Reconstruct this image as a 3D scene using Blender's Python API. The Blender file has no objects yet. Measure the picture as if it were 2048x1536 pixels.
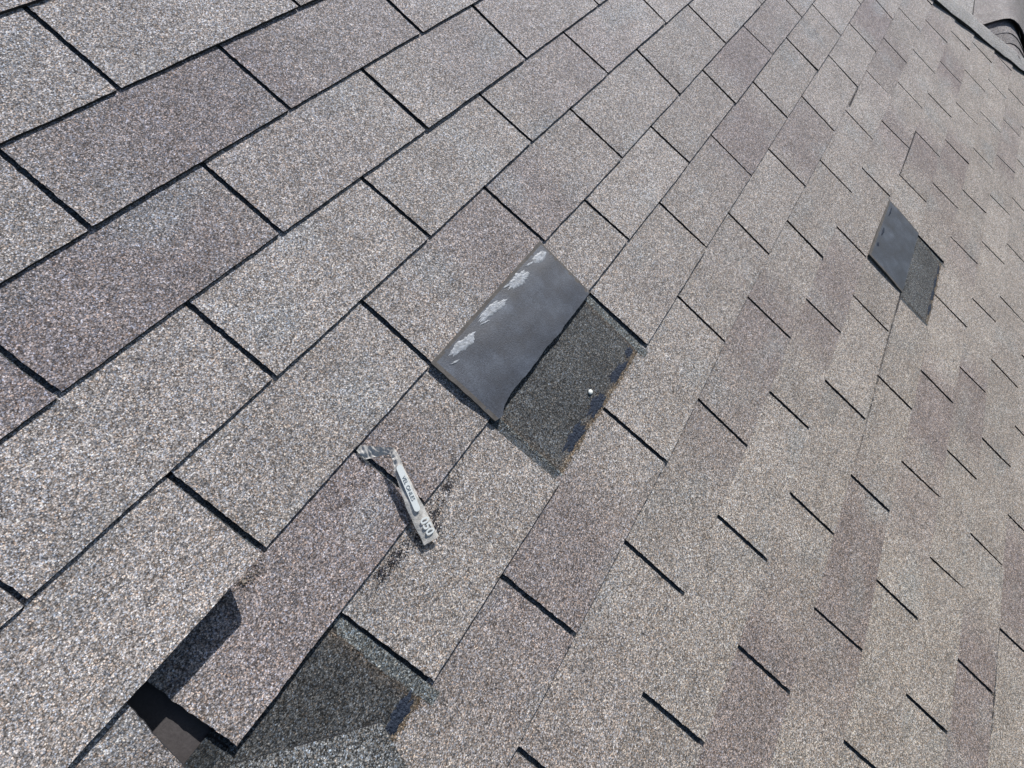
import bpy, math, random
import numpy as np
from mathutils import Matrix, Vector, noise
from bisect import bisect_right

random.seed(7)
rng = np.random.default_rng(7)
scene = bpy.context.scene
C = scene.collection

# ------------------------------------------------------------------ frame
# Roof frame: X runs along the courses, Y up the slope, Z out of the roof.
PITCH = math.radians(30)
ROOF = Matrix.Translation((0, 0, 5)) @ Matrix.Rotation(PITCH, 4, 'X')
W = 0.305          # tab width
T = 0.0033         # shingle thickness

# ------------------------------------------------------------------ camera
cam_d = bpy.data.cameras.new('camera')
cam = bpy.data.objects.new('camera', cam_d)
C.objects.link(cam)
CR = Matrix(((0.53647037, -0.72567801, 0.43080271),
             (-0.68991395, -0.67111356, -0.27133989),
             (0.48602293, -0.15165098, -0.86068792)))
Rw = Matrix(((CR[0][0], -CR[1][0], -CR[2][0]),
             (CR[0][1], -CR[1][1], -CR[2][1]),
             (CR[0][2], -CR[1][2], -CR[2][2]))).to_4x4()
CAM_POS = Vector((-0.15355, -0.24516, 0.66589))
cam.matrix_world = ROOF @ Matrix.Translation(CAM_POS) @ Rw
cam_d.sensor_width = 36
cam_d.lens = 36 * 1.02959 * 1000 / 2048
cam_d.clip_start = 0.02
cam_d.clip_end = 500
scene.camera = cam

# ------------------------------------------------------------------ light
S_LOCAL = Vector((0.78, 0.42, 0.47)).normalized()
S = (ROOF.to_3x3() @ S_LOCAL).normalized()
world = bpy.data.worlds.new('World')
scene.world = world
world.use_nodes = True
wn = world.node_tree
bg = wn.nodes['Background']
sky = wn.nodes.new('ShaderNodeTexSky')
sky.sky_type = 'NISHITA'
sky.sun_disc = False
sky.sun_elevation = math.asin(S.z)
sky.sun_rotation = math.atan2(S.x, S.y)
wn.links.new(sky.outputs[0], bg.inputs[0])
bg.inputs[1].default_value = 0.065
sun_d = bpy.data.lights.new('sun', 'SUN')
sun_d.energy = 4.9
sun_d.angle = math.radians(0.5)
sun_d.color = (1.0, 0.97, 0.93)
sun = bpy.data.objects.new('sun', sun_d)
C.objects.link(sun)
sun.rotation_euler = S.to_track_quat('Z', 'Y').to_euler()
scene.view_settings.view_transform = 'Standard'
scene.view_settings.look = 'None'
scene.view_settings.gamma = 1
scene.view_settings.exposure = 0.42

# ------------------------------------------------------------------ materials
def new_mat(name):
    m = bpy.data.materials.new(name)
    m.use_nodes = True
    nt = m.node_tree
    for n in list(nt.nodes):
        nt.nodes.remove(n)
    out = nt.nodes.new('ShaderNodeOutputMaterial')
    b = nt.nodes.new('ShaderNodeBsdfPrincipled')
    nt.links.new(b.outputs[0], out.inputs[0])
    return m, nt, b, out

def N(nt, t, **k):
    n = nt.nodes.new(t)
    for a, v in k.items():
        setattr(n, a, v)
    return n

def math_n(nt, op, a, b=None, c=None):
    n = N(nt, 'ShaderNodeMath', operation=op)
    for i, v in enumerate((a, b, c)):
        if v is None:
            continue
        if isinstance(v, (int, float)):
            n.inputs[i].default_value = v
        else:
            nt.links.new(v, n.inputs[i])
    return n.outputs[0]

def ramp(nt, fac, stops):
    r = N(nt, 'ShaderNodeValToRGB')
    e = r.color_ramp.elements
    while len(e) < len(stops):
        e.new(0.5)
    for el, (p, c) in zip(e, stops):
        el.position = p
        el.color = (c, c, c, 1) if isinstance(c, (int, float)) else (*c, 1)
    nt.links.new(fac, r.inputs[0])
    return r.outputs[0]

def granule_material(name, alpha=False, contrast=1.0, spark=1.0):
    """mineral granules on asphalt; the base tint comes from the mesh colour 'tint'"""
    m, nt, b, out = new_mat(name)
    L = nt.links.new
    tc = N(nt, 'ShaderNodeTexCoord')
    at = N(nt, 'ShaderNodeAttribute', attribute_name='tint')
    v1 = N(nt, 'ShaderNodeTexVoronoi'); v1.inputs['Scale'].default_value = 760
    v2 = N(nt, 'ShaderNodeTexVoronoi'); v2.inputs['Scale'].default_value = 500
    n1 = N(nt, 'ShaderNodeTexNoise'); n1.inputs['Scale'].default_value = 260; n1.inputs['Detail'].default_value = 3; n1.inputs['Roughness'].default_value = .7
    n2 = N(nt, 'ShaderNodeTexNoise'); n2.inputs['Scale'].default_value = 11; n2.inputs['Detail'].default_value = 4
    for n in (v1, v2, n1, n2):
        L(tc.outputs['Object'], n.inputs['Vector'])
    s1 = N(nt, 'ShaderNodeSeparateColor'); L(v1.outputs['Color'], s1.inputs[0])
    s2 = N(nt, 'ShaderNodeSeparateColor'); L(v2.outputs['Color'], s2.inputs[0])
    k = contrast
    f = lambda x: max(0.02, 1 + (x - 1) * k)
    a = ramp(nt, s1.outputs[0], [(0, f(.30)), (.22, f(.53)), (.5, f(.89)), (.8, f(1.31)), (.93, f(1.7)), (1, f(2.3))])
    c = ramp(nt, s2.outputs[0], [(0, f(.60)), (.4, f(.90)), (.75, f(1.12)), (1, f(1.42))])
    v = math_n(nt, 'MULTIPLY', a, c)
    g = math_n(nt, 'MULTIPLY_ADD', n1.outputs[0], 1.2, .40)
    h = math_n(nt, 'MULTIPLY_ADD', n2.outputs[0], .55, .725)
    n5 = N(nt, 'ShaderNodeTexNoise'); n5.inputs['Scale'].default_value = 95; n5.inputs['Detail'].default_value = 2
    L(tc.outputs['Object'], n5.inputs['Vector'])
    h = math_n(nt, 'MULTIPLY', h, math_n(nt, 'MULTIPLY_ADD', n5.outputs[0], .75, .625))
    v = math_n(nt, 'MULTIPLY', v, math_n(nt, 'MULTIPLY', g, h))
    # asphalt between the granules
    gap = ramp(nt, v1.outputs['Distance'], [(0.0, 1.0), (.52, 1.0), (.8, .35)])
    v = math_n(nt, 'MULTIPLY', v, gap)
    # granule hue: neutral, ochre, slate
    hue = ramp(nt, s1.outputs[1], [(0, (1.2, .98, .8)), (.22, (1.05, 1.0, .92)), (.6, (1, 1, 1)), (.8, (.95, 1.0, 1.06)), (1, (.84, .99, 1.2))])
    mx = N(nt, 'ShaderNodeMix', data_type='RGBA', blend_type='MULTIPLY'); mx.inputs[0].default_value = 1
    L(at.outputs['Color'], mx.inputs[6]); L(hue, mx.inputs[7])
    vm = N(nt, 'ShaderNodeVectorMath', operation='SCALE')
    L(mx.outputs[2], vm.inputs[0]); L(v, vm.inputs['Scale'])
    clampn = N(nt, 'ShaderNodeVectorMath', operation='MINIMUM'); clampn.inputs[1].default_value = (.82, .82, .82)
    L(vm.outputs[0], clampn.inputs[0])
    L(clampn.outputs[0], b.inputs['Base Color'])
    b.inputs['Roughness'].default_value = .78
    b.inputs['Specular IOR Level'].default_value = .15
    bump = N(nt, 'ShaderNodeBump'); bump.inputs['Strength'].default_value = .3; bump.inputs['Distance'].default_value = .0006
    hh = math_n(nt, 'SUBTRACT', math_n(nt, 'MULTIPLY', s1.outputs[2], .8), v1.outputs['Distance'])
    L(hh, bump.inputs['Height']); L(bump.outputs[0], b.inputs['Normal'])
    if alpha:
        # the stain frays out granule by granule where its strength falls off
        at2 = N(nt, 'ShaderNodeAttribute', attribute_name='cover')
        th = math_n(nt, 'MULTIPLY_ADD', s2.outputs[2], .5, math_n(nt, 'MULTIPLY', s1.outputs[2], .5))
        al = math_n(nt, 'GREATER_THAN', at2.outputs['Fac'], th)
        L(al, b.inputs['Alpha'])
    return m

M_GRAN = granule_material('weathered_granules')
M_PATCH = granule_material('unweathered_granules', alpha=True, contrast=1.2)
M_DARKGRAN = granule_material('dark_granules', contrast=1.35)

def simple_mat(name, stops, scale=30, rough=.7, bump=.3, bscale=None, bdist=.001, detail=6, spec=.4, speck=0):
    m, nt, b, out = new_mat(name)
    L = nt.links.new
    tc = N(nt, 'ShaderNodeTexCoord')
    n1 = N(nt, 'ShaderNodeTexNoise'); n1.inputs['Scale'].default_value = scale; n1.inputs['Detail'].default_value = detail
    n1.inputs['Roughness'].default_value = .65
    L(tc.outputs['Object'], n1.inputs['Vector'])
    colr = ramp(nt, n1.outputs[0], stops)
    if speck:
        n3 = N(nt, 'ShaderNodeTexNoise'); n3.inputs['Scale'].default_value = 420; n3.inputs['Detail'].default_value = 5
        n3.inputs['Roughness'].default_value = .75
        L(tc.outputs['Object'], n3.inputs['Vector'])
        vs = N(nt, 'ShaderNodeVectorMath', operation='SCALE')
        L(colr, vs.inputs[0]); L(math_n(nt, 'MULTIPLY_ADD', n3.outputs[0], speck, 1 - speck / 2), vs.inputs['Scale'])
        colr = vs.outputs[0]
    L(colr, b.inputs['Base Color'])
    b.inputs['Roughness'].default_value = rough
    b.inputs['Specular IOR Level'].default_value = spec
    n2 = N(nt, 'ShaderNodeTexNoise'); n2.inputs['Scale'].default_value = bscale or scale * 8; n2.inputs['Detail'].default_value = 4
    L(tc.outputs['Object'], n2.inputs['Vector'])
    bp = N(nt, 'ShaderNodeBump'); bp.inputs['Strength'].default_value = bump; bp.inputs['Distance'].default_value = bdist
    L(n2.outputs[0], bp.inputs['Height']); L(bp.outputs[0], b.inputs['Normal'])
    return m

M_EDGE = simple_mat('cut_asphalt_edge', [(.3, (.012, .012, .016)), (.7, (.03, .03, .036))], 300, .8, .3)
M_BACK = simple_mat('sanded_asphalt_back', [(.30, (.036, .038, .046)), (.50, (.053, .061, .080)), (.64, (.085, .100, .130)), (.75, (.15, .175, .215))], 15, .5, .4, 650, .0010, 12, .5, speck=2.3)
M_BACKRIM = simple_mat('dusty_brown_rim', [(.3, (.060, .055, .053)), (.7, (.105, .097, .092))], 60, .8, .4, 400, .001, speck=1.2)
M_FELT = simple_mat('roofing_felt', [(.3, (.055, .049, .050)), (.7, (.085, .077, .078))], 25, .8, .3, 300, .001, speck=.9)
M_SEAL = simple_mat('sealant_asphalt', [(.35, (.012, .016, .028)), (.62, (.038, .050, .075))], 260, .75, .9, 300, .003, 5, .15)
M_FILM = simple_mat('crinkled_release_film', [(.3, (.17, .18, .20)), (.5, (.27, .29, .32)), (.7, (.40, .43, .49))], 190, .5, .6, 280, .0015, 5, .4)
M_PEBBLE = simple_mat('white_stone', [(.3, (.72, .74, .70)), (.7, (.82, .83, .8))], 200, .5, .3)
M_GRASS = simple_mat('lawn', [(.3, (.03, .06, .015)), (.7, (.07, .12, .03))], 6, .9, .5, 40, .02)
M_WALL = simple_mat('stucco', [(.3, (.5, .46, .4)), (.7, (.6, .56, .5))], 12, .9, .3, 200, .004)
M_WHITEINK = simple_mat('white_ink', [(.3, (.72, .76, .76)), (.7, (.82, .85, .85))], 500, .4, .1)
M_GREYINK = simple_mat('grey_ink', [(.3, (.10, .12, .13)), (.7, (.2, .22, .23))], 500, .5, .1)

def tape_material():
    m, nt, b, out = new_mat('grey_plastic_film')
    L = nt.links.new
    tc = N(nt, 'ShaderNodeTexCoord')
    n1 = N(nt, 'ShaderNodeTexNoise'); n1.inputs['Scale'].default_value = 130; n1.inputs['Detail'].default_value = 6
    n1.inputs['Roughness'].default_value = .7
    L(tc.outputs['Object'], n1.inputs['Vector'])
    L(ramp(nt, n1.outputs[0], [(.3, (.46, .45, .42)), (.5, (.62, .60, .57)), (.7, (.78, .77, .74))]), b.inputs['Base Color'])
    b.inputs['Roughness'].default_value = .32
    b.inputs['Specular IOR Level'].default_value = .6
    b.inputs['Transmission Weight'].default_value = 0.0
    L(ramp(nt, n1.outputs[0], [(.3, .55), (.6, .75)]), b.inputs['Alpha'])
    bp = N(nt, 'ShaderNodeBump'); bp.inputs['Strength'].default_value = .7; bp.inputs['Distance'].default_value = .0015
    L(n1.outputs[0], bp.inputs['Height']); L(bp.outputs[0], b.inputs['Normal'])
    return m
M_TAPE = tape_material()

# ------------------------------------------------------------------ surveyed layout (metres in the roof frame)
TONES = [(2, 4.69, 0.9), (3, 3.82, 0.9), (4, 4.53, 0.7), (7, 6.29, 0.8), (4, 7.53, 1.0), (5, 7.22, 0.6), (5, 6.6, 0.4), (6, 5.93, 0.7), (7, 8.58, 0.9), (6, 9.08, 0.5), (8, 6.82, 0.8), (10, 8.24, 0.6), (9, 5.49, 0.5), (6, 3.46, 0.6), (6, 3.12, 0.8), (5, 2.34, 0.7), (5, 2.32, 0.8), (10, 8.94, 0.6), (0, 3.25, 0.5), (0, 2.77, 0.5), (0, 2.87, 0.5), (2, 5.49, 0.5), (1, 1.54, 0.8), (9, 10.74, 0.6), (8, 5.97, 0.5), (9, 3.19, 1.0), (10, 3.7, 0.8), (8, 1.42, 0.8), (8, 1.23, 1.0), (8, 0.95, 0.7), (7, 0.6, 0.4), (7, 0.33, 1.0), (7, 0.07, 1.0), (11, 1.38, 1.0), (12, 2.48, 1.0), (11, 1.1, 1.0), (4, 0.13, 0.8), (4, -0.1, 0.6), (5, -0.38, 0.4), (8, 1.69, 0.4), (5, 1.65, 0.6), (9, 2.36, 0.5), (2, -0.47, 1.0), (-1, -0.02, 1.0), (-1, -0.24, 1.0), (-2, 0.76, 0.9), (-2, 0.47, 0.6), (1, 1.5, 0.8), (-1, 0.78, 0.3), (-2, 0.77, 0.8), (-1, -0.12, 0.8), (-2, 1.13, 0.5), (-2, 1.58, 0.4), (-1, 2.46, 0.4), (2, -0.24, 0.9), (2, -0.74, 0.3)]
SLOTS = {-3: [(0.5, 0.481, 0.489, -0.2589)], -2: [(0.0, -0.008, -0.013, -0.1326), (1.0, 0.984, 0.998, -0.1364), (2.0, 1.983, 1.993, -0.138)], -1: [(0.5, 0.493, 0.496, -0.0063), (1.5, 1.495, 1.508, -0.0049), (2.5, 2.491, 2.502, -0.0031)], 0: [(0.0, 0.008, 0.006, 0.1256), (1.0, 1.003, 1.022, 0.1231), (2.0, 1.991, 2.017, 0.118), (3.0, 2.987, 3.028, 0.1181), (4.0, 4.017, 4.027, 0.1193)], 1: [(-0.5, -0.489, -0.494, 0.2558), (0.5, 0.514, 0.508, 0.2533), (1.5, 1.511, 1.533, 0.2541), (2.5, 2.495, 2.523, 0.2568), (3.5, 3.503, 3.513, 0.2564), (4.5, 4.503, 4.533, 0.2565)], 2: [(0.0, -0.003, 0.004, 0.3664), (2.0, 2.006, 2.027, 0.369), (3.0, 2.994, 3.02, 0.371), (4.0, 3.996, 4.015, 0.3717), (5.0, 5.006, 5.044, 0.3703), (6.0, 6.036, 6.046, 0.3732)], 3: [(-0.5, -0.508, -0.5, 0.5068), (1.5, 1.504, 1.521, 0.5103), (2.5, 2.498, 2.518, 0.5072), (3.5, 3.482, 3.499, 0.5081), (4.5, 4.485, 4.506, 0.5069), (5.5, 5.514, 5.538, 0.5079), (6.5, 6.48, 6.504, 0.5111)], 4: [(0.0, -0.013, -0.005, 0.6465), (1.0, 1.003, 1.02, 0.6492), (2.0, 2.005, 2.014, 0.6428), (3.0, 2.982, 2.99, 0.6416), (4.0, 3.962, 3.988, 0.6433), (5.0, 4.99, 5.004, 0.6469), (6.0, 5.997, 6.007, 0.6472), (7.0, 6.937, 6.972, 0.648), (8.0, 7.998, 8.008, 0.6472)], 5: [(0.5, 0.506, 0.502, 0.7793), (1.5, 1.517, 1.515, 0.7814), (2.5, 2.497, 2.513, 0.7783), (3.5, 3.478, 3.479, 0.7728), (4.5, 4.48, 4.504, 0.7763), (5.5, 5.493, 5.509, 0.7707), (6.5, 6.48, 6.516, 0.7767), (7.5, 7.45, 7.481, 0.7752), (8.5, 8.476, 8.529, 0.7776)], 6: [(0.0, -0.007, -0.008, 0.9088), (1.0, 1.006, 1.009, 0.9075), (2.0, 2.0, 2.011, 0.9019), (3.0, 2.973, 2.986, 0.8962), (4.0, 3.962, 3.972, 0.8905), (5.0, 4.981, 5.004, 0.899), (6.0, 5.975, 6.022, 0.9061), (7.0, 6.955, 6.986, 0.907), (8.0, 7.96, 7.995, 0.9084), (9.0, 9.001, 9.071, 0.9142)], 7: [(0.5, 0.496, 0.491, 1.0386), (1.5, 1.502, 1.503, 1.0366), (2.5, 2.488, 2.499, 1.0359), (3.5, 3.467, 3.475, 1.0323), (5.5, 5.486, 5.527, 1.0376), (6.5, 6.471, 6.508, 1.0405), (7.5, 7.447, 7.511, 1.0426), (8.5, 8.465, 8.528, 1.0451), (9.5, 9.57, 9.637, 1.0382)], 8: [(1.0, 1.002, 1.01, 1.1761), (2.0, 1.999, 2.007, 1.1648), (3.0, 2.985, 2.989, 1.1635), (5.0, 4.965, 4.982, 1.1637), (6.0, 5.964, 6.015, 1.1691), (7.0, 6.971, 7.027, 1.1742), (8.0, 7.992, 8.058, 1.1763), (9.0, 9.021, 9.088, 1.1804)], 9: [(1.5, 1.495, 1.496, 1.3052), (2.5, 2.485, 2.503, 1.3062), (3.5, 3.468, 3.479, 1.2994), (4.5, 4.474, 4.492, 1.3012), (5.5, 5.476, 5.522, 1.3049), (6.5, 6.458, 6.518, 1.3042), (7.5, 7.494, 7.54, 1.3074), (8.5, 8.491, 8.561, 1.3084), (9.5, 9.573, 9.627, 1.3106)], 10: [(1.0, 1.012, 1.004, 1.4342), (2.0, 1.994, 2.008, 1.4312), (3.0, 2.986, 2.997, 1.4267), (4.0, 3.962, 3.986, 1.4226), (5.0, 4.974, 5.007, 1.4268), (6.0, 5.985, 6.033, 1.4324), (7.0, 6.984, 7.029, 1.4289), (8.0, 7.975, 8.034, 1.4237), (9.0, 9.03, 9.076, 1.4293)], 11: [(1.5, 1.504, 1.499, 1.5637), (2.5, 2.495, 2.495, 1.5588), (3.5, 3.473, 3.482, 1.5568), (4.5, 4.476, 4.484, 1.5595)]}

E = 0.1303
ROWS = range(-10, 19)

def row_butt_default(r):
    return (r + 1) * E - 0.0035

def interp(xs, ys, x):
    return float(np.interp(x, xs, ys))

BUTT = {}
for r in ROWS:
    s = SLOTS.get(r)
    if s:
        BUTT[r] = ([a[2] * W for a in s], [a[3] for a in s])
    else:
        BUTT[r] = ([0], [row_butt_default(r)])

def vb(r, x):
    """distance down the slope of the lower edge of course r"""
    xs, ys = BUTT.get(r, ([0], [row_butt_default(r)]))
    return interp(xs, ys, x)

def vt(r, x):
    return vb(r - 1, x)

def slot_x(r, k):
    """x at top and bottom of the slot k of course r"""
    s = SLOTS.get(r, [])
    for a in s:
        if abs(a[0] - k) < .01:
            return a[1] * W, a[2] * W
    if s:
        ks = [a[0] for a in s]
        dt = float(np.interp(k, ks, [a[1] - a[0] for a in s]))
        db = float(np.interp(k, ks, [a[2] - a[0] for a in s]))
        return (k + dt) * W, (k + db) * W
    j = random.Random(r * 131 + k * 17).uniform(-.012, .012)
    return (k + j) * W, (k + j + .008) * W

# the hip: the roof plane ends along this line
HP = np.array([2.947, -0.760]); HD = np.array([.559, -.829]); HN = np.array([.829, .559])
def hip_x(y, off=.125):
    s = (y - HP[1] - off * HN[1]) / HD[1]
    return HP[0] + s * HD[0] + off * HN[0]

def wav(x, v):
    return .0016 * noise.noise(Vector((x * 1.7, v * 2.3, 3.1)))

def tone(r, x):
    u = x / W
    d = 0
    for (rr, uu, s) in TONES:
        if rr == r:
            q = abs(u - uu) / .48
            d = max(d, s * max(0.0, 1 - max(0.0, q - .6) / .8) if q < 1.4 else 0)
    return d

BASE = np.array([.350, .322, .307])
PURP = np.array([.268, .236, .236])
SLATE = np.array([.31, .315, .32])
def tint(r, x, v, extra=0):
    d = tone(r, x)
    d = min(1, max(0, d + .25 * noise.noise(Vector((x * 6, r * 5.3, 1.0)))))
    c = BASE * (1 - d) + PURP * d
    c = c * (1 + .10 * noise.noise(Vector((x * 1.3, r * 3.7, 9.0))))
    # bluish weathering blotches
    b = max(0, noise.noise(Vector((x * 9, v * 13, 4.0 + r))) - .15) * 1.1
    b = min(.55, b)
    c = c * (1 - b) + SLATE * b
    # tint cools up the slope and warms down it; cooler again towards high x
    w = max(-1, min(1, (v - .45) * 1.4))
    c = c * np.array([1 + .045 * w, 1 + .015 * w, 1 - .055 * w]) * (1 + .03 * w)
    f = max(0, min(1, (x - .4) / 2.2))
    c = c * np.array([1 + .02 * f, 1 + .035 * f, 1 + .09 * f])
    return c

# ------------------------------------------------------------------ mesh helpers
class Mesh:
    def __init__(self):
        self.v = []; self.f = []; self.m = []; self.c = []; self.a = []
    def grid(self, pts, cols, cover=None, mat=0, flip=False):
        """pts[j][i] -> quads"""
        nj, ni = len(pts), len(pts[0])
        o = len(self.v)
        for j in range(nj):
            for i in range(ni):
                self.v.append(tuple(pts[j][i]))
                self.c.append(cols[j][i] if not callable(cols) else cols(pts[j][i]))
                self.a.append(cover[j][i] if cover is not None else 1.0)
        for j in range(nj - 1):
            for i in range(ni - 1):
                q = (o + j * ni + i, o + j * ni + i + 1, o + (j + 1) * ni + i + 1, o + (j + 1) * ni + i)
                self.f.append(q[::-1] if flip else q)
                self.m.append(mat)
        return o, nj, ni
    def strip(self, A, B, mat=1, col=(.02, .02, .025)):
        o = len(self.v)
        for p in A: self.v.append(tuple(p)); self.c.append(col); self.a.append(1.0)
        for p in B: self.v.append(tuple(p)); self.c.append(col); self.a.append(1.0)
        n = len(A)
        for i in range(n - 1):
            self.f.append((o + i, o + i + 1, o + n + i + 1, o + n + i)); self.m.append(mat)
    def build(self, name, mats, parent=None, smooth=True, origin=None):
        me = bpy.data.meshes.new(name)
        vv = self.v if origin is None else [(p[0] - origin[0], p[1] - origin[1], p[2] - origin[2]) for p in self.v]
        me.from_pydata(vv, [], self.f)
        for m in mats: me.materials.append(m)
        me.polygons.foreach_set('material_index', self.m)
        me.polygons.foreach_set('use_smooth', [smooth] * len(self.f))
        ca = me.color_attributes.new('tint', 'FLOAT_COLOR', 'POINT')
        arr = np.ones((len(self.v), 4)); arr[:, :3] = np.array([tuple(c)[:3] for c in self.c])
        ca.data.foreach_set('color', arr.ravel())
        if min(self.a) < 1:
            at = me.attributes.new('cover', 'FLOAT', 'POINT')
            at.data.foreach_set('value', self.a)
        me.update()
        o = bpy.data.objects.new(name, me)
        C.objects.link(o)
        if parent is not None: o.parent = parent
        return o

def tag(o, label=None, cat=None, group=None, kind=None):
    if label: o['label'] = label
    if cat: o['category'] = cat
    if group: o['group'] = group
    if kind: o['kind'] = kind
    return o

def thing(name, origin, label, cat, group=None):
    o = bpy.data.objects.new(name, None)
    C.objects.link(o)
    o.empty_display_size = .05
    o.matrix_world = ROOF @ Matrix.Translation(origin)
    return tag(o, label, cat, group)

def top_mesh(mb, name, mats, origin, label, cat, smooth=True):
    o = mb.build(name, mats, None, smooth, origin)
    o.matrix_world = ROOF @ Matrix.Translation(origin)
    return tag(o, label, cat)

# ------------------------------------------------------------------ roof
roof = thing('shingle_roof', (0, 0, 0), 'sloping roof covered with weathered brown grey three tab asphalt shingles', 'roof')

# lifts: extra height of a tab as a function of (s across, q down)
def lift_of(r, k):
    if r == 1 and abs(k + 1.5) < .01:       # the tab between slots -1.5 and -.5, its free edge curled up
        return lambda s, q: (q ** 1.7) * (.024 + .012 * s)
    if r == 2 and abs(k + 2) < .01:         # left neighbour below it, buckled under it
        return lambda s, q: .0275 * (s ** .45) * (1 - .5 * q ** 2)
    if r == 1 and abs(k + 2.5) < .01:
        return lambda s, q: .024 * (q ** 1.7) * s ** 1.6
    if (r, k) == (6, 5):
        return lambda s, q: .004 * q ** 2 * max(0, 1 - abs(s - .5) * 1.6)
    if (r, k) == (10, 1):
        return lambda s, q: .003 * q
    return None

MISSING = {(3, 0.5), (8, 4), (3, -1.5)}
SKIPHEAD = {(3, -1.5)}

def proj_px(x, y, z):
    d = Vector((x, y, z)) - CAM_POS
    c = CR @ Vector((d.x, -d.y, -d.z))
    c = Matrix(((0.53647037, 0.72567801, -0.43080271), (-0.68991395, 0.67111356, 0.27133989), (0.48602293, 0.15165098, 0.86068792))) @ Vector((d.x, -d.y, -d.z))
    if c.z < .05: return None
    return (c.x / c.z * 1029.6 + 1024, c.y / c.z * 1029.6 + 768)

def z_surf(r, x, v):
    """height of the surface of course r (continues upslope as head lap)"""
    a, b = vt(r, x), vb(r, x)
    return T * (v - a) / (b - a) + wav(x, v)

def tab_edges(r, k):
    rd = random.Random(int(r * 977 + k * 31))
    lt, lb = slot_x(r, k); rt, rb = slot_x(r, k + 1)
    # the dark line measured in the photo is the side of the right-hand tab: slot lies to its left
    wl = .0038 + rd.uniform(-.0006, .0008)
    wr = .0034 + rd.uniform(-.0006, .0012)
    L = lambda q: (lt + (lb - lt) * q) + wl - .001
    R = lambda q: (rt + (rb - rt) * q) - wr
    if (r, k) == (2, -1): L = lambda q: -.988 * W
    if (r, k) == (2, -2): R = lambda q: (-1.035 - .075 * q) * W * .965 - .010
    return L, R, lt, rt

def add_tab(mb, r, k, res=.006):
    rd = random.Random(int(r * 977 + k * 31 + 5))
    L, R, hl, hr = tab_edges(r, k)
    x0, x1 = L(.5), R(.5)
    vc = (vt(r, x0) + vb(r, x0)) / 2
    if x0 > hip_x(-vc) - .01: return False
    lift = lift_of(r, k)
    dl = rd.uniform(0, .0008) + (.0015 if rd.random() < .12 else 0)
    dr = rd.uniform(0, .0008) + (.0015 if rd.random() < .12 else 0)
    jb = rd.uniform(-.0012, .0012)
    tb = rd.uniform(.93, 1.07)
    tuck = .006
    n = max(6, int(W / res)); m = max(4, int(E / res))
    s_l = [i / n for i in range(n + 1)]; q_l = [j / m for j in range(m + 1)]
    seed = r * 7.7 + k * 3.1
    full = (r, k) not in MISSING
    if full:
        pts = []; cols = []
        for q in q_l:
            row = []; rc = []
            for s in s_l:
                xl = L(q) + .0008 * noise.noise(Vector((seed, q * 14, 0))) + .0011 * noise.noise(Vector((seed, q * 60, 0)))
                xr = R(q) + .0008 * noise.noise(Vector((seed + 5, q * 14, 0))) + .0011 * noise.noise(Vector((seed + 9, q * 60, 0)))
                x = xl + (xr - xl) * s
                a = vt(r, x) - tuck; b = vb(r, x) + jb + .0007 * noise.noise(Vector((seed, x * 90, 2))) + .0008 * noise.noise(Vector((seed, x * 22, 6)))
                v = a + (b - a) * q
                qq = max(0, (v - vt(r, x)) / (b - vt(r, x)))
                z = T * (v - vt(r, x)) / (vb(r, x) - vt(r, x)) + wav(x, v)
                z += (dl * (1 - s) + dr * s) * qq ** 2
                if lift: z += lift(s, qq)
                hx = hip_x(-v)
                row.append((min(x, hx), -v, z)); rc.append(tint(r, x, v) * tb)
            pts.append(row); cols.append(rc)
        mb.grid(pts, cols, mat=0, flip=True)
        dn = lambda p: (p[0], p[1], p[2] - T * .97)
        bot = pts[-1]; lf = [p[0] for p in pts]; rt_ = [p[-1] for p in pts]
        mb.strip(bot, [dn(p) for p in bot])
        mb.strip([dn(p) for p in lf], lf)
        mb.strip(rt_, [dn(p) for p in rt_])
        if lift:
            mb.grid([[dn(p) for p in row] for row in pts], [[(.03, .03, .035)] * len(row) for row in pts], mat=1)
    if (r, k) in SKIPHEAD: return True
    # head lap under the courses above
    top = 1.16
    if r == 4 and k in (-1, -2): top = 1.21
    n2 = max(4, n // 4); m2 = max(6, int(top * E / .010))
    pts = []; cols = []
    hs = W / 60 if (r == 4 and k == -1) else 0
    for j in range(m2 + 1):
        q = -top + (top - .02) * j / m2
        row = []; rc = []
        for i in range(n2 + 1):
            x = hl + (hr - hl) * i / n2
            if hs and i == 0: x = hl + .002
            a, b = vt(r, x), vb(r, x)
            v = a + (b - a) * q
            if j == 0: v += .0015 * noise.noise(Vector((x * 40, 0, seed)))
            row.append((min(x, hip_x(-v)), -v, T * q + wav(x, v) - (.0002)))
            fresh = 1.0 if r == 4 and k in (-1, -2) else 0
            rc.append(np.array((.10, .11, .12)) * (1 - fresh) + np.array((.05, .055, .06)) * fresh)
        pts.append(row); cols.append(rc)
    mb.grid(pts, cols, mat=0, flip=True)
    mb.strip([(p[0], p[1], p[2] - T) for p in pts[0]], pts[0])
    return True

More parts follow.
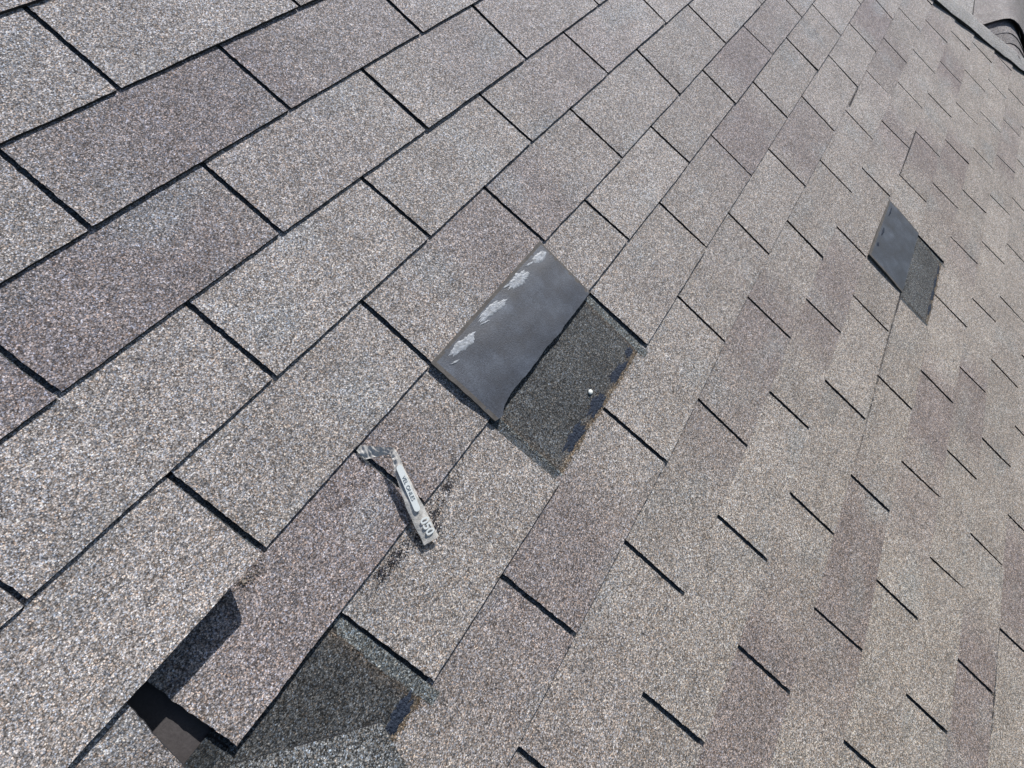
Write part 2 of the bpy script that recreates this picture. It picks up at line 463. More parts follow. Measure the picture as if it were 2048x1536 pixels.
# which tabs does the photograph show, and how large
cand = []
for r in ROWS:
    off = .5 if r % 2 else 0
    for i in range(-9, 16):
        k = i + off
        L, R, a, b = tab_edges(r, k)
        pp = []
        for (x, q) in ((L(0), 0), (R(0), 0), (R(1), 1), (L(1), 1)):
            v = vt(r, x) + q * (vb(r, x) - vt(r, x))
            pp.append(proj_px(x, -v, 0))
        area = 0
        if all(pp):
            # clipped to the frame by sampling
            cnt = 0
            for su in np.linspace(.05, .95, 8):
                for sq in np.linspace(.05, .95, 8):
                    x = L(sq) * (1 - su) + R(sq) * su
                    v = vt(r, x) + sq * (vb(r, x) - vt(r, x))
                    if x > hip_x(-v): continue
                    q = proj_px(x, -v, 0)
                    if q and 0 <= q[0] <= 2048 and 0 <= q[1] <= 1536: cnt += 1
            ar = 0
            for t in range(4):
                ar += pp[t][0] * pp[(t + 1) % 4][1] - pp[(t + 1) % 4][0] * pp[t][1]
            area = abs(ar) / 2 * cnt / 64
        cand.append((area, r, k))
cand.sort(reverse=True)
big = [c for c in cand if c[0] > 0 and (c[1], c[2]) not in MISSING][:96]
bigset = {(c[1], c[2]) for c in big}
PART_LABELS = {(1, -1.5): 'shingle tab with its free edge curled up, casting a dark shadow',
               (2, -2): 'shingle tab buckled under the curled one, its right edge cut askew',
               (2, -1): 'purplish brown shingle tab lying below the curled tab',
               (2, 0): 'shingle tab that the plastic strip lies across'}
for area, r, k in big:
    mb = Mesh()
    res = .004 if area > 9000 else (.006 if area > 3000 else .009)
    if add_tab(mb, r, k, res):
        o = mb.build('shingle_tab', [M_GRAN, M_EDGE], roof)
        if (r, k) in PART_LABELS: o['label'] = PART_LABELS[(r, k)]
rest = Mesh()
for area, r, k in cand:
    if (r, k) in bigset: continue
    add_tab(rest, r, k, .010 if area > 0 else .03)
tag(rest.build('distant_shingle_tabs', [M_GRAN, M_EDGE], roof), 'smaller far away shingle tabs of the same roof', kind='stuff')

# felt covered deck below the shingles
mb = Mesh()
dk = [(-2.9, 1.45), (hip_x(1.45, .12), 1.45), (hip_x(-2.5, .12), -2.5), (-2.9, -2.5)]
nx, ny = 40, 40
pts = []
for j in range(ny + 1):
    y = 1.45 - 3.95 * j / ny
    xr = hip_x(y, .12)
    pts.append([(-2.9 + (xr + 2.9) * i / nx, y, -.0084) for i in range(nx + 1)])
mb.grid(pts, lambda p: (.06, .055, .055), flip=True)
mb.build('underlayment', [M_FELT], roof)

# ---- exposed dark laps where tabs are gone
DARK = np.array([.098, .102, .106]); BROWN = np.array([.10, .084, .070]); BLUEG = np.array([.155, .168, .171])
ORANGE = np.array([.19, .15, .11])
def exposed(r, k, ul, ur, vbot, name, label, left_strip=.014, right_strip=.015, dark=DARK, seed=0.0, fine=.0022, brown_w=.010):
    mb = Mesh()
    n = int((ur - ul) / fine); 
    pts = []; cols = []; cov = []
    v0 = vt(r, ul) - .004
    m = int((vbot + .016 - v0) / fine)
    for j in range(m + 1):
        row = []; rc = []; ra = []
        for i in range(n + 1):
            x = ul + (ur - ul) * i / n
            v = v0 + (vbot + .016 - v0) * j / m
            a, b = vt(r, x), vb(r, x)
            nz = noise.noise(Vector((x * 60, v * 60, seed))); nf = noise.noise(Vector((x * 170, v * 170, seed + 3)))
            nb = noise.noise(Vector((x * 14, v * 14, seed + 8)))
            c = dark * (1 + .25 * nb)
            dl = (x - ul) - left_strip + .003 * nz; dr = (ur - x) - right_strip + .003 * nz
            de = min(dl, dr)
            # the lower edge of the stain wanders
            edge = vbot + .004 * noise.noise(Vector((x * 22, seed, 1))) + .0025 * noise.noise(Vector((x * 70, seed, 2)))
            db = edge - v
            if de < 0:
                c = BLUEG * (1 + .2 * nb)
            elif de < brown_w:
                f = max(0, 1 - de / brown_w) * .8
                c = c * (1 - f) + BROWN * f
            if de >= 0 and db < .020:
                f = min(1, max(0, 1 - db / .020)) ** 1.3
                c = c * (1 - f) + (ORANGE if db < .006 else BROWN) * f
            al = 1.0
            if db < .004: al = max(0, min(1, .55 + db / .008 + .25 * nf))
            if de < 0:
                al = max(0, min(1, 1.2 + de / (.006 if dl < dr else .03))) if dl < dr else 1.0
                if dl < dr: al = max(0, min(1, .75 + de / .012 + .3 * nz)) * (1 if db > -.004 else 0)
            row.append((x, -v, T * ((v - a) / (b - a) - 1) + wav(x, v) + .00035)); rc.append(c); ra.append(al)
        pts.append(row); cols.append(rc); cov.append(ra)
    mb.grid(pts, cols, cov, mat=0, flip=True)
    o = mb.build(name, [M_PATCH], roof)
    o['label'] = label
    return o

exposed(3, .5, .503 * W, 1.500 * W, vb(3, W) - .005, 'exposed_lap', 'dark unweathered shingle lap bared where the nearer folded tab stood', seed=1.0)
exposed(8, 4, 4.02 * W, 4.965 * W, vb(8, 4.5 * W) - .006, 'exposed_lap', 'dark unweathered shingle lap bared where the farther folded tab stood', left_strip=.0, right_strip=.006, seed=5.0, dark=DARK * 1.2, fine=.003)
exposed(3, -1.5, -1.50 * W, -.508 * W, vb(3, -W) + .001, 'exposed_lap', 'dark unweathered shingle lap of the missing tab at the bottom of the photo', left_strip=.0, right_strip=.017, seed=9.0, dark=DARK * .78, brown_w=.018)

def blob(mb, cx, cv, lx, lv, ang, h, seed, base, n=60, mat=0, ragged=.6, dome=True):
    """thin irregular raised patch; cx, cv centre; base(x, v) its ground height"""
    ca, sa = math.cos(ang), math.sin(ang)
    ring = []
    rings = 4
    o = len(mb.v)
    for k in range(rings + 1):
        f = 1 - k / rings * .98
        for i in range(n):
            t = 2 * math.pi * i / n
            rr = (1 + ragged * noise.noise(Vector((math.cos(t) * 1.6, math.sin(t) * 1.6, seed))) + ragged * .6 * noise.noise(Vector((math.cos(t) * 5, math.sin(t) * 5, seed + 4))) + ragged * .5 * noise.noise(Vector((math.cos(t) * 14, math.sin(t) * 14, seed + 7)))) * f
            a = math.cos(t) * lx * rr; b = math.sin(t) * lv * rr
            x = cx + a * ca - b * sa; v = cv + a * sa + b * ca
            hz = 0 if k == 0 else h * (.7 + .5 * noise.noise(Vector((x * 150, v * 150, seed))))
            mb.v.append((x, -v, base(x, v) + hz)); mb.c.append((.1, .1, .1)); mb.a.append(1.0)
    for k in range(rings):
        for i in range(n):
            j = (i + 1) % n
            mb.f.append((o + k * n + i, o + (k + 1) * n + i, o + (k + 1) * n + j, o + k * n + j)); mb.m.append(mat)
    mb.f.append(tuple(o + rings * n + i for i in range(n))[::-1]); mb.m.append(mat)

def lap_z(r):
    return lambda x, v: T * ((v - vt(r, x)) / (vb(r, x) - vt(r, x)) - 1) + wav(x, v) + .0004

for i, (u, v, lx, lv, an) in enumerate([(1.40, 3.848, .013, .0055, -.10), (1.235, 3.872, .025, .0085, .0), (.985, 3.872, .024, .0085, .02), (.755, 3.862, .030, .009, -.04)]):
    mb = Mesh()
    vv = vt(3, u * W) + (v - 3) * (vb(3, u * W) - vt(3, u * W)) + .002
    blob(mb, u * W, vv, lx, lv, an, .0006, 10 + i, lap_z(3))
    mb.build('sealant_spot', [M_SEAL], roof)
for i, (u, dv, lx) in enumerate([(4.83, -.013, .024), (4.62, -.013, .03), (4.42, -.013, .028), (4.22, -.012, .026)]):
    mb = Mesh()
    blob(mb, u * W, vb(8, u * W) + dv, lx, .0045, .0, .0008, 20 + i, lap_z(8))
    mb.build('sealant_spot', [M_SEAL], roof)
mb = Mesh()
blob(mb, -.655 * W, vb(3, -.6 * W) - .012, .026, .0085, .0, .0010, 31, lap_z(3))
mb.build('sealant_spot', [M_SEAL], roof)

# ---- asphalt scuffs, dust and painted edge shadows lying on the granules
def stain_or_shade(path, name, label, r, dens=.7, seed=0.0, col=(.035, .033, .04)):
    """path: (u, v_grid, halfwidth m, strength)"""
    P = []
    for (u, g, w, s) in path:
        x = u * W; rr = int(math.floor(g)); v = vt(rr, x) + (g - rr) * (vb(rr, x) - vt(rr, x))
        P.append((x, v, w, s))
    xs = [p[0] for p in P]; vs = [p[1] for p in P]; mw = max(p[2] for p in P) * 1.5
    x0, x1, v0, v1 = min(xs) - mw, max(xs) + mw, min(vs) - mw, max(vs) + mw
    if r is not None:
        v0 = max(v0, vt(r, (x0 + x1) / 2) + .0012); v1 = min(v1, vb(r, (x0 + x1) / 2) - .0015)
    fine = .0018
    n = int((x1 - x0) / fine); m = int((v1 - v0) / fine)
    mb = Mesh(); pts = []; cols = []; cov = []
    for j in range(m + 1):
        row = []; rc = []; ra = []
        for i in range(n + 1):
            x = x0 + (x1 - x0) * i / n; v = v0 + (v1 - v0) * j / m
            best = 0
            for a, b in zip(P[:-1], P[1:]):
                dx, dv = b[0] - a[0], b[1] - a[1]
                t = max(0, min(1, ((x - a[0]) * dx + (v - a[1]) * dv) / (dx * dx + dv * dv + 1e-12)))
                d = math.hypot(x - a[0] - t * dx, v - a[1] - t * dv)
                w = a[2] + (b[2] - a[2]) * t; s = a[3] + (b[3] - a[3]) * t
                best = max(best, s * max(0, 1 - (d / w) ** 1.5))
            best *= 1 + .8 * noise.noise(Vector((x * 70, v * 70, seed))) + .5 * noise.noise(Vector((x * 25, v * 25, seed)))
            row.append((x, -v, z_surf(r, x, v) + .0019)); rc.append(col); ra.append(max(0, min(.97, best * dens)))
        pts.append(row); cols.append(rc); cov.append(ra)
    mb.grid(pts, cols, cov, mat=0, flip=True)
    o = mb.build(name, [M_PATCH], roof)
    o['label'] = label

stain_or_shade([(-.46, 3.10, .010, .25), (-.33, 3.10, .014, .75), (-.22, 3.10, .012, .8), (-.06, 3.20, .020, .8), (.06, 3.10, .014, .8), (.16, 3.07, .012, .6), (.42, 3.06, .008, .4)],
      'asphalt_smear', 'black asphalt smear along the seam below the plastic strip', 3, .52, 2.0)
stain_or_shade([(5.10, 7.02, .006, .6), (4.95, 7.03, .006, .5)], 'asphalt_smear', 'small dark mark at the far corner of the farther folded tab', 7, .6, 8.0)
stain_or_shade([(3.98, 9.02, .005, .6), (3.55, 9.03, .004, .5)], 'asphalt_smear', 'thin dark scuff running from the farther folded tab', 9, .6, 3.0)
stain_or_shade([(2.95, 9.93, .004, .5), (2.95, 9.4, .004, .35)], 'asphalt_smear', 'faint scuff on the lower right shingles', 9, .5, 4.0)

stain_or_shade([(6.44, 7.03, .0045, 1.0), (6.0, 7.03, .0055, 1.0), (5.52, 7.04, .004, .7)], 'painted_dark_line', 'painted shadow line along a raised shingle edge above the farther folded tab', 7, 1.1, 11.0, (.04, .038, .045))  # shadow of lifted butt edges painted on, here and in the next three
stain_or_shade([(6.0, 5.03, .003, .9), (5.62, 5.04, .0045, .9)], 'painted_dark_line', 'ragged painted shadow line at a chipped shingle edge near the top', 5, 1.1, 12.0, (.04, .038, .045))
stain_or_shade([(3.98, 8.04, .0055, .9), (3.5, 8.04, .0045, .6), (2.6, 8.05, .004, .5), (2.1, 8.05, .004, .3)], 'painted_dark_line', 'faint painted shadow line running down from the farther folded tab', 8, .9, 13.0, (.08, .075, .08))
stain_or_shade([(1.98, 12.05, .0025, .9), (1.5, 12.05, .004, .9), (1.24, 12.06, .003, .6)], 'painted_dark_line', 'thin painted shadow line at the right edge of the photo', 12, .9, 14.0, (.05, .048, .055))
stain_or_shade([(-.52, 2.05, .008, .6), (-.60, 2.07, .010, .9), (-.68, 2.02, .010, .9)], 'dirt_patch', 'brownish dust patch at the corner of the curled tab', 2, .5, 15.0, (.17, .15, .13))
stain_or_shade([(-.02, 4.97, .004, .5), (-.1, 4.97, .003, .3)], 'painted_dark_line', 'small dark notch below a slot', 4, .6, 16.0)

# ---- buckled dark lap at the bottom edge of the picture
mb = Mesh()
A = (-1.03, 3.08); B = (-.70, 3.82)
def gx(u, g):
    rr = int(math.floor(g)); x = u * W
    return x, vt(rr, x) + (g - rr) * (vb(rr, x) - vt(rr, x))
ax, av = gx(*A); bx, bv = gx(*B)
cl = math.hypot(bx - ax, bv - av); ex, ev = (bx - ax) / cl, (bv - av) / cl
pxn, pvn = -ev, ex            # away from the crease, towards the lower left
ln = .24; pts = []; cols = []
for j in range(61):
    d = ln * j / 60
    row = []; rc = []
    for i in range(71):
        s = -.10 + (cl + .10) * i / 70
        sx = s - .010 * (i / 70) * (1 - math.exp(-d / .02)) * 0
        x = ax + ex * sx + pxn * d; v = av + ev * sx + pvn * d
        # right edge turns down the slope
        if i > 50: v += (i - 50) / 20 * d * .15; x += (i - 50) / 20 * d * .42
        z = lap_z(3)(x, min(v, vb(3, x))) + .0030 + .085 * (d / ln) ** 1.15 * (1 - .15 * i / 70) + .0015 * noise.noise(Vector((x * 20, v * 20, 3)))
        row.append((x, -v, z)); rc.append(DARK * (1.38 + .3 * noise.noise(Vector((x * 20, v * 20, 5)))))  # lap colour lightened to paint in the sunlit look of the raised slope
    pts.append(row); cols.append(rc)
mb.grid(pts, cols, mat=0)
mb.grid([[(p[0], p[1], p[2] - .003) for p in row] for row in pts], [[(.02, .02, .02)] * 71 for _ in pts], mat=1, flip=True)
e = [p[-1] for p in pts]; mb.strip(e, [(p[0], p[1], p[2] - .003) for p in e])
o = mb.build('buckled_lap', [M_DARKGRAN, M_EDGE], roof)
o['label'] = 'dark shingle lap buckled upward at the bottom edge of the photo'

# ------------------------------------------------------------------ folded tabs
def folded_tab(name, corners, label, raise_fn, film, hinge_ragged, seed):
    """corners: hinge-left, hinge-right, outer-left, outer-right as (u, v in m); back of the tab faces up"""
    HL, HR, OL, OR = corners
    org = (HL[0], -HL[1], .004)
    t = thing(name, org, label, 'roof shingle')
    mb = Mesh(); n, m = 90, 46
    pts = []; cols = []
    def pos(s, q):
        hx = HL[0] + (HR[0] - HL[0]) * s; hv = HL[1] + (HR[1] - HL[1]) * s
        ox = OL[0] + (OR[0] - OL[0]) * s; ov = OL[1] + (OR[1] - OL[1]) * s
        hv += hinge_ragged(s)
        x = hx + (ox - hx) * q; v = hv + (ov - hv) * q
        x += .0012 * noise.noise(Vector((q * 9, s * 0 + (0 if s < .5 else 7), seed))) * (1 if s in (0, 1) else 0)
        v += .0010 * noise.noise(Vector((s * 16, 3, seed))) * q
        return x, v, raise_fn(s, q)
    for j in range(m + 1):
        q = j / m
        pts.append([]); 
        for i in range(n + 1):
            s = i / n
            x, v, z = pos(s, q)
            pts[-1].append((x, -v, z))
    up = [[p for p in row] for row in pts]
    mats = [M_BACK, M_EDGE, M_BACKRIM, M_GRAN]
    mb.grid(up, [[(.1, .1, .1)] * (n + 1) for _ in up], mat=0)
    dn = lambda p: (p[0], p[1], p[2] - .0034)
    mb.grid([[dn(p) for p in row] for row in up], [[BASE] * (n + 1) for _ in up], mat=3, flip=True)
    mb.strip([p[0] for p in up], [dn(p[0]) for p in up], 2)
    mb.strip([dn(p[-1]) for p in up], [p[-1] for p in up], 1)
    mb.strip([dn(p) for p in up[-1]], up[-1], 2)
    mb.strip(up[0], [dn(p) for p in up[0]], 1)
    slab = mb.build('shingle_back', mats, t, origin=org)
    # brown dusty rim as faces near the border
    for p in slab.data.polygons:
        if p.material_index == 0:
            idx = p.index
            j, i = divmod(idx, n)
            s, q = (i + .5) / n, (j + .5) / m
            nz = .018 * noise.noise(Vector((s * 14, q * 14, seed)))
            if q > .955 + nz or s < .022 + nz * .6 or s > .985 + nz * .4:
                p.material_index = 2
    def hz(x, v):
        best = None
        # invert roughly
        s = (x - HL[0]) / (HR[0] - HL[0]); q = (HL[1] - v) / (HL[1] - OL[1])
        return raise_fn(max(0, min(1, s)), max(0, min(1, q))) + .0002
    for i, (s, q, lx, lv, an) in enumerate(film):
        x, v, z = pos(s, q)
        fb = Mesh()
        blob(fb, x, v, lx, lv, an, .0007, seed + i * 3, hz, n=72, ragged=.42)
        fb.build('film_patch', [M_FILM], t, origin=org)
    return t

V3 = lambda u: vb(2, u * W)
def rag1(s):
    return .0030 * noise.noise(Vector((s * 7, 1.1, 4))) + .0014 * noise.noise(Vector((s * 28, 2.1, 4))) + .008 * math.exp(-((s - .03) / .05) ** 2) - .003
def raise1(s, q):
    base = wav((.5 + s) * W, V3(1)) + .0052
    z = base + .0020 * (1 - s) ** 1.6 + .0018 * math.sin(q * math.pi) * (1 - .3 * s)
    z -= .0008 * max(0, (s - .92) / .08) ** 2 * (1 - q * .5)        # right side rolls down to the shingles
    z += .0008 * noise.noise(Vector((s * 5, q * 3, 2)))
    return z
c1 = ((.508 * W, V3(.6) + .005), (1.500 * W, V3(1.4) + .006), (.508 * W, vt(2, .5 * W) - .001), (1.505 * W, vt(2, 1.5 * W) - .005))
folded_tab('folded_shingle_tab', c1, 'torn shingle tab folded back, its dark grey underside bearing a row of whitish film patches',
           raise1, [(.185, .862, .028, .0072, .12), (.445, .868, .027, .0076, .16), (.705, .866, .024, .0088, .10), (.915, .862, .017, .0080, .16), (.085, .80, .008, .0014, .30), (.36, .835, .010, .0014, .3), (.62, .93, .009, .0016, .2), (.83, .90, .009, .0016, .2)], rag1, 40.0)
V8 = lambda u: vb(7, u * W)
def raise2(s, q):
    return wav((4 + s) * W, V8(4.5)) + .0048 + .0022 * (1 - s) + .0012 * math.sin(q * math.pi)
c2 = ((4.015 * W, V8(4.1) + .002), (4.965 * W, V8(4.9) + .001), (4.02 * W, vt(7, 4 * W) + .004), (4.945 * W, vt(7, 5 * W) - .000))
t2 = folded_tab('folded_shingle_tab', c2, 'folded back shingle tab with plain blue grey underside and no whitish patches',
           raise2, [], lambda s: .001 * noise.noise(Vector((s * 9, 1.1, 8))), 60.0)
org2 = (c2[0][0], -c2[0][1], .004)
for i, s in enumerate((.24, .47, .84)):
    fb = Mesh()
    x = (4.02 + .93 * s) * W
    v = vt(7, x) + .018
    blob(fb, x, v, (.010, .016, .022)[i], .0035, 0, .0007, 70 + i, lambda x, v: raise2((x / W - 4.02) / .95, .86) + .0002, n=48)
    fb.build('sealant_spot', [M_SEAL], t2, origin=org2)

# ------------------------------------------------------------------ white pebble on the bared lap
pb = Mesh(); px_, pv_ = 1.016 * W, vt(3, W) + .729 * (vb(3, W) - vt(3, W)) + .001
zb = lap_z(3)(px_, pv_)
prow = []
for j in range(9):
    th = math.pi * j / 8
    prow.append([])
    for i in range(17):
        ph = 2 * math.pi * (i % 16) / 16
        rr = 1 + .14 * noise.noise(Vector((math.cos(ph), math.sin(ph), math.cos(th) + 5)))
        prow[-1].append((px_ + .0048 * rr * math.sin(th) * math.cos(ph), -pv_ + .0040 * rr * math.sin(th) * math.sin(ph), zb + .0016 + .0020 * math.cos(th)))
pb.grid(prow, lambda p: (.8, .8, .8), flip=True)
top_mesh(pb, 'pebble', [M_PEBBLE], (px_, -pv_, zb), 'tiny white pebble lying on the dark bared shingle lap', 'pebble')

# ------------------------------------------------------------------ plastic strip
def ray_pt(x, y, z):
    """point of the roof frame at height z above the roof that the surveyor saw at x, y"""
    k = Vector(((x - 1024) / 1029.6, (y - 768) / 1029.6, 1))
    RT = Matrix(((0.53647037, -0.68991395, 0.48602293), (0.72567801, 0.67111356, 0.15165098), (-0.43080271, 0.27133989, 0.86068792)))
    d = RT @ k
    d = Vector((d.x, -d.y, -d.z))
    return CAM_POS + d * ((z - CAM_POS.z) / d.z)

o0 = ray_pt(718, 905, .004)
strip_t = thing('plastic_strip', o0, 'bent grey plastic strip with a white oval and white digits, lying on the shingles', 'plastic strip')
# centre line: left edge / right edge pairs with heights
SEC = [((713, 901, .0035), (728, 918, .0035)),
       ((722, 890, .005), (733, 919, .005)),
       ((738, 892, .009), (745, 915, .007)),
       ((758, 894, .013), (764, 911, .010)),
       ((776, 894, .017), (778, 910, .014)),
       ((789, 896, .019), (782, 913, .016)),
       ((799, 913, .018), (786, 924, .016)),
       ((808, 936, .017), (789, 944, .015)),
       ((842, 1003, .013), (811, 1012, .012)),
       ((878, 1072, .007), (848, 1091, .006))]
L3 = [ray_pt(*a) for a, b in SEC]; R3 = [ray_pt(*b) for a, b in SEC]
def resample(P, n):
    out = []
    d = [0]
    for a, b in zip(P[:-1], P[1:]): d.append(d[-1] + (b - a).length)
    for i in range(n + 1):
        t = d[-1] * i / n
        j = max(0, min(len(P) - 2, bisect_right(d, t) - 1))
        f = (t - d[j]) / (d[j + 1] - d[j])
        out.append(P[j].lerp(P[j + 1], f))
    return out
nl = 110
# both edges share the same parameter
def at_param(P, t):
    j = max(0, min(len(P) - 2, int(t)))
    return P[j].lerp(P[j + 1], t - j)
lens = [0]
for a, b, c, d in zip(L3[:-1], L3[1:], R3[:-1], R3[1:]): lens.append(lens[-1] + ((b - a).length + (d - c).length) / 2)
def tparam(x):
    j = max(0, min(len(lens) - 2, bisect_right(lens, x) - 1))
    return j + (x - lens[j]) / (lens[j + 1] - lens[j])
mb = Mesh(); pts = []
for i in range(nl + 1):
    t = tparam(lens[-1] * i / nl)
    a, b = at_param(L3, t), at_param(R3, t)
    row = []
    for j in range(9):
        s = j / 8
        p = a.lerp(b, s)
        late = max(0, min(1, (t - 5) / 2))
        p = p + Vector((0, 0, .0012 * math.sin(s * math.pi) * late - .0006 * (abs(s - .72) < .08) * late + .0016 * noise.noise(Vector((t * 2.6, s * 3, 1))) * (1.6 - late)))
        if j in (0, 8): p = p + (b - a) * .06 * noise.noise(Vector((t * 3.0, j, 2)))
        row.append(tuple(p))
    pts.append(row)
mb.grid(pts, lambda p: (.4, .4, .4), flip=False)
mb.grid([[(p[0], p[1], p[2] - .0003) for p in row] for row in pts], lambda p: (.4, .4, .4), flip=True)
mb.build('plastic_film', [M_TAPE], strip_t, origin=o0)

# frame of the straight lower run of the strip
def run_frame(t, s):
    a, b = at_param(L3, t), at_param(R3, t)
    p = a.lerp(b, s)
    a2, b2 = at_param(L3, min(t + .05, len(L3) - 1.001)), at_param(R3, min(t + .05, len(L3) - 1.001))
    X = (a2.lerp(b2, s) - p).normalized()
    Yv = (a - b).normalized()
    Z = X.cross(Yv).normalized()
    if Z.z < 0: Z = -Z
    Yv = Z.cross(X).normalized()
    return p + Z * .0022, X, Yv, Z

def flat_patch(name, t, s, outline, mat, lift=0.0):
    p, X, Yv, Z = run_frame(t, s)
    fb = Mesh()
    o = len(fb.v)
    for (a, b) in outline:
        q = p + X * a + Yv * b + Z * lift
        fb.v.append(tuple(q)); fb.c.append((.8, .8, .8)); fb.a.append(1.0)
    for (a, b) in outline:
        q = p + X * a + Yv * b + Z * (lift - .0003)
        fb.v.append(tuple(q)); fb.c.append((.8, .8, .8)); fb.a.append(1.0)
    n = len(outline)
    fb.f.append(tuple(range(n))); fb.m.append(0)
    fb.f.append(tuple(range(n, 2 * n))[::-1]); fb.m.append(0)
    for i in range(n):
        fb.f.append((i, n + i, n + (i + 1) % n, (i + 1) % n)); fb.m.append(0)
    return fb.build(name, [mat], strip_t, smooth=False, origin=o0)

def text_part(name, body, t, s, size, mat, off=(0, 0), lift=0.0):
    cu = bpy.data.curves.new(name, 'FONT')
    cu.body = body; cu.size = size; cu.extrude = .00012; cu.offset = size * (.018 if len(body) < 4 else -.012)
    cu.align_x = 'CENTER'; cu.align_y = 'CENTER'
    tmp = bpy.data.objects.new(name, cu); C.objects.link(tmp)
    dg = bpy.context.evaluated_depsgraph_get()
    me = bpy.data.meshes.new_from_object(tmp.evaluated_get(dg))
    bpy.data.objects.remove(tmp)
    me.name = name
    p, X, Yv, Z = run_frame(t, s)
    M = Matrix((X, Yv, Z)).transposed().to_4x4()
    M.translation = p + X * off[0] + Yv * off[1] + Z * lift - Vector(o0)
    me.transform(M)
    me.materials.clear(); me.materials.append(mat)
    o = bpy.data.objects.new(name, me); C.objects.link(o); o.parent = strip_t
    return o
ov = []
hl_, hw_ = .0315, .0040
for i in range(13): 
    a = -math.pi / 2 + math.pi * i / 12
    ov.append((hl_ - hw_ + hw_ * math.cos(a), hw_ * math.sin(a)))
for i in range(13):
    a = math.pi / 2 + math.pi * i / 12
    ov.append((-hl_ + hw_ + hw_ * math.cos(a), hw_ * math.sin(a)))
op = flat_patch('white_oval', 7.55, .42, ov, M_WHITEINK)
tx = text_part('oval_lettering', 'VEL ONLES', 7.55, .42, .0068, M_GREYINK, lift=.0003)
tx.parent = op
text_part('white_digits', '050', 8.62, .38, .0155, M_WHITEINK, lift=.0002)

# ------------------------------------------------------------------ hip caps along the right end of the roof
def cap_surface(mb, s0, s1, z0, col):
    """one cap: near flank, crest, far flank; butt edge at s1 (down the hip)"""
    prof = [(-.002, .000), (.03, .0010), (.07, .0018), (.11, .0015), (.125, .0002), (.135, -.006), (.155, -.022), (.20, -.062), (.27, -.125)]
    pts = []; cols = []
    nn = 8
    for j in range(nn + 1):
        f = j / nn
        s = s0 + (s1 - s0) * f
        row = []; rc = []
        for i, (off, z) in enumerate(prof):
            oo = off + (.004 * noise.noise(Vector((s * 30, z0 * 100, 1))) if i == 0 else 0)
            x = HP[0] + HD[0] * s + HN[0] * oo; y = HP[1] + HD[1] * s + HN[1] * oo
            zz = z + z0 + .0045 * f + (.004 * math.sin(f * 3.1) * (1 if i < 2 else 0))
            row.append((x, y, zz)); rc.append(col * (1 + .1 * noise.noise(Vector((x * 8, y * 8, 2)))))
        pts.append(row); cols.append(rc)
    mb.grid(pts, cols, mat=0, flip=False)
    dn = lambda p: (p[0], p[1], p[2] - .004)
    mb.strip([p[0] for p in pts], [dn(p[0]) for p in pts])
    mb.strip(pts[-1], [dn(p) for p in pts[-1]])
    mb.grid([[dn(p) for p in row] for row in pts], [[(.02, .02, .02)] * len(prof) for _ in pts], mat=1, flip=True)
for i in range(-14, 17):
    mb = Mesh(); rd = random.Random(i)
    s1 = .13 * (i + 1); s0 = s1 - .30
    cap_surface(mb, s0, s1, .0035 + rd.uniform(0, .0035), np.array([.325, .322, .325]) * rd.uniform(.96, 1.06))
    mb.build('hip_cap', [M_GRAN, M_EDGE], roof)
# far side of the hip, seen only from other positions
mb = Mesh()
pts = []
for j in range(21):
    s = -1.9 + 4.0 * j / 20
    row = []
    for i in range(11):
        off = .13 + 2.2 * i / 10; z = -.016 - .9 * (off - .13)
        row.append((HP[0] + HD[0] * s + HN[0] * off, HP[1] + HD[1] * s + HN[1] * off, z))
    pts.append(row)
mb.grid(pts, lambda p: BASE, mat=0)
mb.build('far_slope', [M_GRAN], roof)

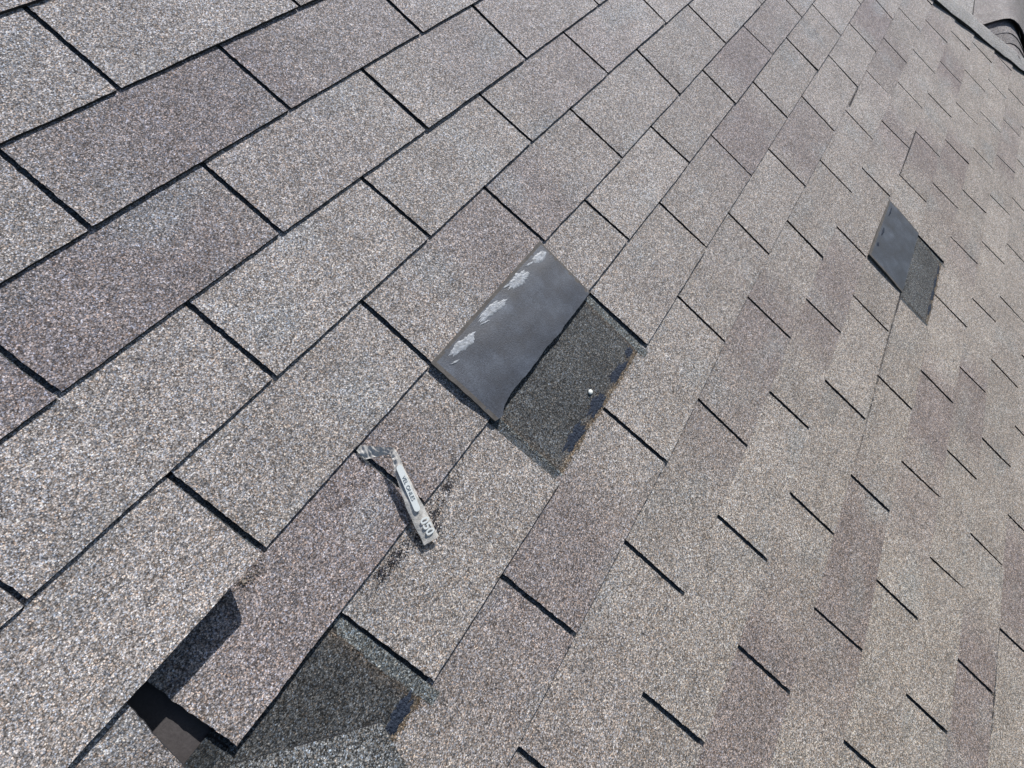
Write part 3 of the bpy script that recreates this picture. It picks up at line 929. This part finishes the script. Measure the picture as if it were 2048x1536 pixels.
# ------------------------------------------------------------------ capped ridge of the next wing beyond the hip
wing = thing('wing_roof', (3.7, -1.25, 0), 'wing of the roof beyond the hip, its ridge covered by curved overlapping cap shingles', 'roof')
wo = (3.7, -1.25, 0)
def hump(x):
    return float(np.interp(x, [3.3, 3.54, 3.62, 3.70, 3.80, 4.2, 6.0], [-1.31, -1.300, -1.27, -1.236, -1.222, -1.19, -1.15]))
PROF = [(.085, -.115), (.070, -.092), (.052, -.055), (.035, -.026), (.018, -.008), (0, 0), (-.03, .004), (-.06, .002), (-.10, -.004), (-.16, -.02), (-.24, -.05)]
xs_c = [3.44, 3.54, 3.62, 3.70, 3.80, 4.95, 5.08, 5.21]
for i, x0 in enumerate(xs_c):
    x1 = x0 + (1.25 if abs(x0 - 3.80) < .001 else .20)
    gap = .024 if abs(x0 - 3.70) < .001 else .006
    mb = Mesh(); pts = []
    for j in range(7):
        f = j / 6
        x = x0 + (x1 - x0) * f
        up = (gap) * (1 - f) ** 1.5 + .003
        pts.append([(x, hump(x) + dy * (1 + up * 2), z + up) for dy, z in PROF])
    col = np.array([.25, .235, .24]) * random.Random(i + 50).uniform(.85, 1.08)
    mb.grid(pts, lambda p: col, mat=0, flip=False)
    dn = lambda p: (p[0], p[1], p[2] - .004)
    mb.strip(pts[0], [dn(p) for p in pts[0]])
    mb.grid([[dn(p) for p in row] for row in pts], lambda p: (.02, .02, .02), mat=1, flip=True)
    mb.strip([p[0] for p in pts], [dn(p[0]) for p in pts])
    mb.build('ridge_cap', [M_GRAN, M_EDGE], wing, origin=wo)
mb = Mesh()
pts = []
for j in range(31):
    x = 3.46 + 2.6 * j / 30
    h = hump(x)
    pts.append([(x, h + 1.3, -1.25), (x, h + .6, -.62), (x, h + .11, -.145), (x, h + .06, -.083), (x, h + .03, -.03), (x, h, -.012), (x, h - .24, -.062), (x, h - .8, -.20), (x, h - 1.6, -.40)])
mb.grid(pts, lambda p: (.29, .285, .29), mat=0)
mb.build('wing_slope', [M_GRAN], wing, origin=wo)

# ------------------------------------------------------------------ house wall and lawn far below (out of the photo, seen from other positions)
g = Mesh()
g.grid([[(-60 + 6 * i, -60 + 6 * j, 0) for i in range(21)] for j in range(21)], lambda p: (.05, .08, .02))
go = g.build('lawn_ground', [M_GRASS], None)
tag(go, 'lawn far below the roof', None, kind='structure')
